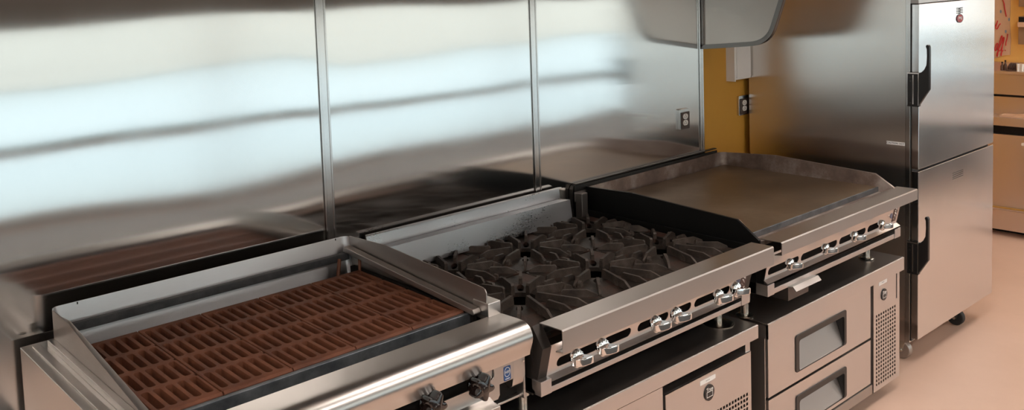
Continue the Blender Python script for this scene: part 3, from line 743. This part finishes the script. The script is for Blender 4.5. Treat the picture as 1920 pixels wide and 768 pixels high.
def latch(d, zt, zb, lev):
    b = MB().px([(-.703, zb + .002), (-.703, zt - .002), (-.706, zt), (-.745, zt), (-.749, zt - .003), (-.749, zb + .003), (-.745, zb), (-.706, zb)], fx0 - .016, fx0 - .001)
    b.build('latch', 'blackplastic', d, bevel=.0015)
    p = MB().box(fx0 - .018, fx0 - .0155, -.7285, -.724, zb + .010, zt - .008); p.box(fx0 - .0175, fx0 - .015, -.7475, -.7445, zb + .006, zt - .004); p.box(fx0 - .0175, fx0 - .015, -.7055, -.7035, zb + .006, zt - .004); p.box(fx0 - .0165, fx0 - .001, -.748, -.703, zt - .004, zt + .001)
    p.build('latch_trim', 'chrome', d)
    q = MB()
    for zz in (zt - .018, zt - .032, zb + .014): q.cyl((fx0 - .0155, -.715, zz), (fx0 - .0175, -.715, zz), .0035, n=10)
    q.build('screw', 'grey', d)
    MB().px(lev, fx0 - .016, fx0 + .002).build('handle', 'blackplastic', d, bevel=.003)
lv1 = [(-.744, 1.045), (-.744, 1.175), (-.756, 1.180), (-.766, 1.190), (-.774, 1.208), (-.776, 1.24), (-.775, 1.270), (-.771, 1.279), (-.774, 1.286), (-.782, 1.286), (-.786, 1.276), (-.786, 1.115)]
latch(d1, 1.176, 1.044, lv1)
latch(d2, .508, .380, [(y + .001, z - .668) for y, z in lv1])
# maker's badge and vent marks
bd = MB().py(ell(3.983, 1.366, .030, .0165, 32), -.741, -.7435).build('badge', 'red', d1, bevel=.0008); bd['label'] = 'red oval badge'
MB().plate(ell(3.983, 1.366, .0315, .018, 32), [ell(3.983, 1.366, .0285, .0152, 32)], lambda u, v: (u, -.7438, v), (0, .002, 0)).build('rim', plain('badge_rim', (.10, .03, .04), .3), bd)
text('lettering', 'FWE', .019, 'whitelabel', bd, (3.983, -.7441, 1.3665), RY)
v = MB()
for k in range(4):
    z = 1.389 + k * .0066; v.box(3.951, 3.975, -.7418, -.7408, z - .0015, z + .0015); v.box(3.988, 4.014, -.7418, -.7408, z - .001, z + .002); v.box(3.973, 3.990, -.7418, -.7408, z - .004, z + .0008)
v = v.build('emblem_stripes', 'ink', d1)
v = MB()
for k in range(4): v.box(3.925, 4.030, -.7416, -.7408, .703 + k * .008, .7052 + k * .008)
v.build('emblem_stripes', 'grey', d2)
lb = MB().box(fx0 - .001, fx0, -.688, -.617, .884, .897).build('caution_label', 'whitelabel', F); lb['label'] = 'white caution label'
text('lettering', 'CAUTION: HOT', .0098, 'ink', lb, (fx0 - .0012, -.6525, .8905), RX, sx=1.0)
h = MB()
for z in (1.18, 1.06, .86, .705, .463): h.cyl((fx1 - .002, -.726, z - .012), (fx1 - .002, -.726, z + .012), .006, n=12)
h.build('hinge', 'chrome', F)
MB().box(fx1, fx1 + .012, -.60, -.40, .12, .24).build('bumper', 'steel', F)
caster(F, 3.655, -.655, True, .038); caster(F, 4.165, -.665); caster(F, 3.655, -.06); caster(F, 4.30, -.06)

# ------------------------------------------------------------------ beyond: serving counter, banner, small goods
K = thing('serving_counter', 'stainless serving counter with a raised shelf by the yellow wall', 'counter', (6.0, -.6, 0))
cx = 5.75
MB().box(cx, 6.38, -1.30, .0, .035, .600).build('body', 'beige', K, bevel=.004)
MB().box(cx + .02, 6.36, -1.28, -.02, .600, .655).build('recess', 'dark', K)  # dark block paints the shade under the worktop
MB().box(cx - .02, 6.38, -1.31, .0, .652, .702).build('worktop', 'beige', K, bevel=.004)
MB().box(cx + .10, 6.38, -1.30, .0, .702, .812).build('riser', 'beige', K)
MB().box(cx + .095, cx + .11, -1.30, .0, .808, .822).build('riser_groove', 'dark', K)
MB().box(cx + .08, 6.38, -1.30, .0, .822, .945).build('upper_riser', 'beige', K, bevel=.003)
MB().box(cx + .05, 6.38, -1.31, .0, .945, .962).build('upper_shelf', 'beige', K, bevel=.003)
MB().cyl((cx - .012, -1.30, .168), (cx - .012, 0, .168), .012).build('bumper_rail', 'trim', K)
MB().box(cx - .002, cx, -.50, -.405, .545, .560).build('name_plate', 'whitelabel', K)
MB().box(cx + .1, 6.3, -1.2, -.1, .0, .035).build('plinth', 'dark', K)
tag(MB().box(cx + .01, cx + .085, -.95, -.285, .702, .712).px([(-.45, .712), (-.40, .720), (-.34, .713)], cx + .02, cx + .075).build('paper_sheets', 'kraft'), 'pale paper sheets lying on the lower ledge of the serving counter', 'paper')
for y, hh, nm in ((-.262, .050, 'small dark bottle on the counter shelf nearest the tall cabinet'), (-.279, .060, 'taller dark bottle beside the small one on the counter shelf')):
    t = thing('bottle', nm, 'bottle', (5.86, y, .962), 'dark bottles on the counter shelf')
    MB().lathe((5.86, y, .962), (0, 0, 1), [(.008, 0), (.009, .003), (.009, hh * .5), (.004, hh * .7), (.0035, hh * .85)], 16).build('body', 'brown', t, smooth=True)
    MB().cyl((5.86, y, .962 + hh * .85), (5.86, y, .962 + hh), .0045, n=12).build('cap', 'dark', t)
t = thing('utensil_basket', 'brown wire basket heaped with dark lids on the counter shelf', 'basket', (5.88, -.318, .962))
q = MB().box(5.83, 5.93, -.345, -.292, .962, .968)
for k in range(7): q.tube([(5.83, -.345 + k * .0088, .965), (5.83, -.345 + k * .0088, .992)], .0015, 6)
q.build('tray', 'brown', t)
q = MB()
for k in range(6): q.lathe((5.88, -.338 + k * .008, .985), (.1, 1, .25), [(.020, 0), (.022, .002), (.018, .004)], 16)
q.build('lids', 'brown', t)
t0 = None
for k in range(4):
    y = -.352 - k * .0115
    if t0 is None:
        t0 = MB().lathe((0, 0, 0), (0, 0, 1), [(.0060, 0), (.0080, .042), (.0085, .043), (.0078, .043), (.0058, .002)], 16).build('cup', 'whiteplastic', smooth=True); o = t0
    else:
        o = t0.copy(); COL.objects.link(o)
    o.location = (5.84 + .006 * (k % 2), y, .9622)
    tag(o, 'white cup on the counter shelf, %s of the four beside the dark dome' % ('leftmost', 'second from left', 'third from left', 'rightmost')[k], 'cup', 'white cups on the counter shelf')
tag(MB().lathe((5.93, -.385, .962), (0, 0, 1), [(.040, 0), (.040, .010), (.034, .030), (.018, .042), (.004, .046)], 28).build('dome_lid', 'brown', smooth=True), 'dark brown dome lid behind the white cups on the counter shelf', 'lid')
# kraft paper banner with red lettering
BN = thing('paper_banner', 'kraft paper banner with red handwriting taped on the yellow wall', 'banner', (6.39, .0, .98))
pts = [(.02, .975), (-.045, .983), (-.085, 1.002), (-.125, 1.006), (-.128, 1.10), (-.121, 1.22), (-.124, 1.36), (-.120, 1.60), (.02, 1.60)]
MB()._faces([[(6.392, y, z) for y, z in pts], [(6.401, y, z) for y, z in pts]]).build('sheet', 'kraft', BN)
def bnpx(u, v):   # point on the banner face traced from the photo's layout
    return (6.389, -.038 - (u - 1866) * .00311, 1.357 - (v - 0) * .00343 + (u - 1866) * .00009)
def stroke(pts, r=.0028):
    P = []
    for i in range(len(pts) - 1):
        p0 = pts[max(i - 1, 0)]; p1 = pts[i]; p2 = pts[i + 1]; p3 = pts[min(i + 2, len(pts) - 1)]
        for k in range(5):
            t_ = k / 5
            P.append(tuple(.5 * (2 * p1[a] + (p2[a] - p0[a]) * t_ + (2 * p0[a] - 5 * p1[a] + 4 * p2[a] - p3[a]) * t_ ** 2 + (3 * p1[a] - p0[a] - 3 * p2[a] + p3[a]) * t_ ** 3) for a in (0, 1)))
    P.append(pts[-1])
    return [bnpx(*p) for p in P]
def px_(crop_u, crop_v, oy=0): return (1860 + crop_u / 9.6, oy + crop_v / 9.6)
S = [
    [(190, 0), (212, 60), (222, 130), (240, 220), (258, 305)],
    [(60, 470), (85, 420), (102, 370), (84, 440), (70, 500), (95, 520), (128, 455), (155, 425)],
]
A = [
    [(105, 100), (80, 130), (58, 200), (62, 240), (85, 215), (108, 140), (112, 110), (105, 190), (112, 225), (140, 180)],
    [(140, 180), (172, 90), (190, 20), (180, -30), (160, 20), (140, 120), (120, 250), (100, 345), (96, 300), (120, 245), (165, 240)],
    [(165, 240), (200, 130), (222, 40), (220, 0), (205, 30), (195, 150), (182, 260), (172, 335), (170, 290), (195, 245), (212, 238)],
    [(285, -60), (272, 30), (258, 90), (254, 150)],
    [(238, 228), (244, 236), (240, 242)],
]
q = MB()
for s_ in S: q.tube(stroke([px_(a, b_) for a, b_ in s_]), .0032, 6)
for s_ in A: q.tube(stroke([px_(a, b_, 70) for a, b_ in s_]), .0032, 6)
q.build('lettering', 'marker', BN)
q = MB()
for a, b_ in ((155, 210), (305, 355), (248, 570)):
    u, v_ = px_(a, b_); p = bnpx(u, v_); q._faces([[(p[0] + dx_, p[1] + .005 * math.cos(w), p[2] + .011 * math.sin(w)) for w in [2 * PI * i / 14 for i in range(14)]] for dx_ in (0, .002)])
q.build('dots', 'dot', BN)
for z0, z1, nm in ((1.079, 1.254, 'lower brown wall rack on the yellow wall at the right edge'), (1.315, 1.60, 'upper brown wall rack on the yellow wall at the right edge')):
    t = thing('wall_rack', nm, 'wall rack', (6.39, -.26, z0), 'brown wall racks')
    MB().box(6.34, 6.40, -.40, -.188, z0, z1).build('body', 'wood', t, bevel=.002)
    MB().box(6.33, 6.34, -.395, -.193, z1 - .035, z1 - .004).build('opening_shade', 'dark', t)  # dark slab coloured as the shade inside an opening
    MB().box(6.326, 6.34, -.40, -.188, z1 - .065, z1 - .035).build('rim', 'kraft', t)

# ------------------------------------------------------------------ light
w = bpy.data.worlds.new('sky'); SC.world = w; w.use_nodes = True
nt = w.node_tree; bg = nt.nodes['Background']
tc = nt.nodes.new('ShaderNodeTexCoord'); sp = nt.nodes.new('ShaderNodeSeparateXYZ'); rp = nt.nodes.new('ShaderNodeValToRGB')
nt.links.new(tc.outputs['Generated'], sp.inputs[0]); nt.links.new(sp.outputs['Z'], rp.inputs[0])
rp.color_ramp.elements[0].position = 0; rp.color_ramp.elements[0].color = (.97, .985, 1.0, 1)
rp.color_ramp.elements[1].position = 1; rp.color_ramp.elements[1].color = (.84, .92, 1.0, 1)
nt.links.new(rp.outputs[0], bg.inputs[0]); bg.inputs[1].default_value = 2.85

# ------------------------------------------------------------------ camera
yaw, pit, rol = (math.radians(a) for a in (40.44, 4.60, -2.10))
fwd = Vector((math.sin(yaw), math.cos(yaw), 0)); rt = Vector((math.cos(yaw), -math.sin(yaw), 0)); up = Vector((0, 0, 1))
f2 = fwd * math.cos(pit) - up * math.sin(pit); u2 = up * math.cos(pit) + fwd * math.sin(pit)
r3 = rt * math.cos(rol) + u2 * math.sin(rol); u3 = u2 * math.cos(rol) - rt * math.sin(rol)
cam = bpy.data.objects.new('camera', bpy.data.cameras.new('camera')); COL.objects.link(cam)
cam.matrix_world = Matrix(((r3.x, u3.x, -f2.x, 0), (r3.y, u3.y, -f2.y, -2.262), (r3.z, u3.z, -f2.z, 1.578), (0, 0, 0, 1)))
cam.data.sensor_fit = 'HORIZONTAL'; cam.data.sensor_width = 36; cam.data.lens = 1704.2 / 1920 * 36
cam.data.shift_x = (960 - 871.0) / 1920; cam.data.shift_y = (108.9 - 384) / 1920
cam.data.clip_start = .02; cam.data.clip_end = 200
SC.camera = cam
vs = SC.view_settings; vs.view_transform = 'Standard'; vs.look = 'None'; vs.gamma = 1; vs.use_curve_mapping = False; vs.exposure = 0
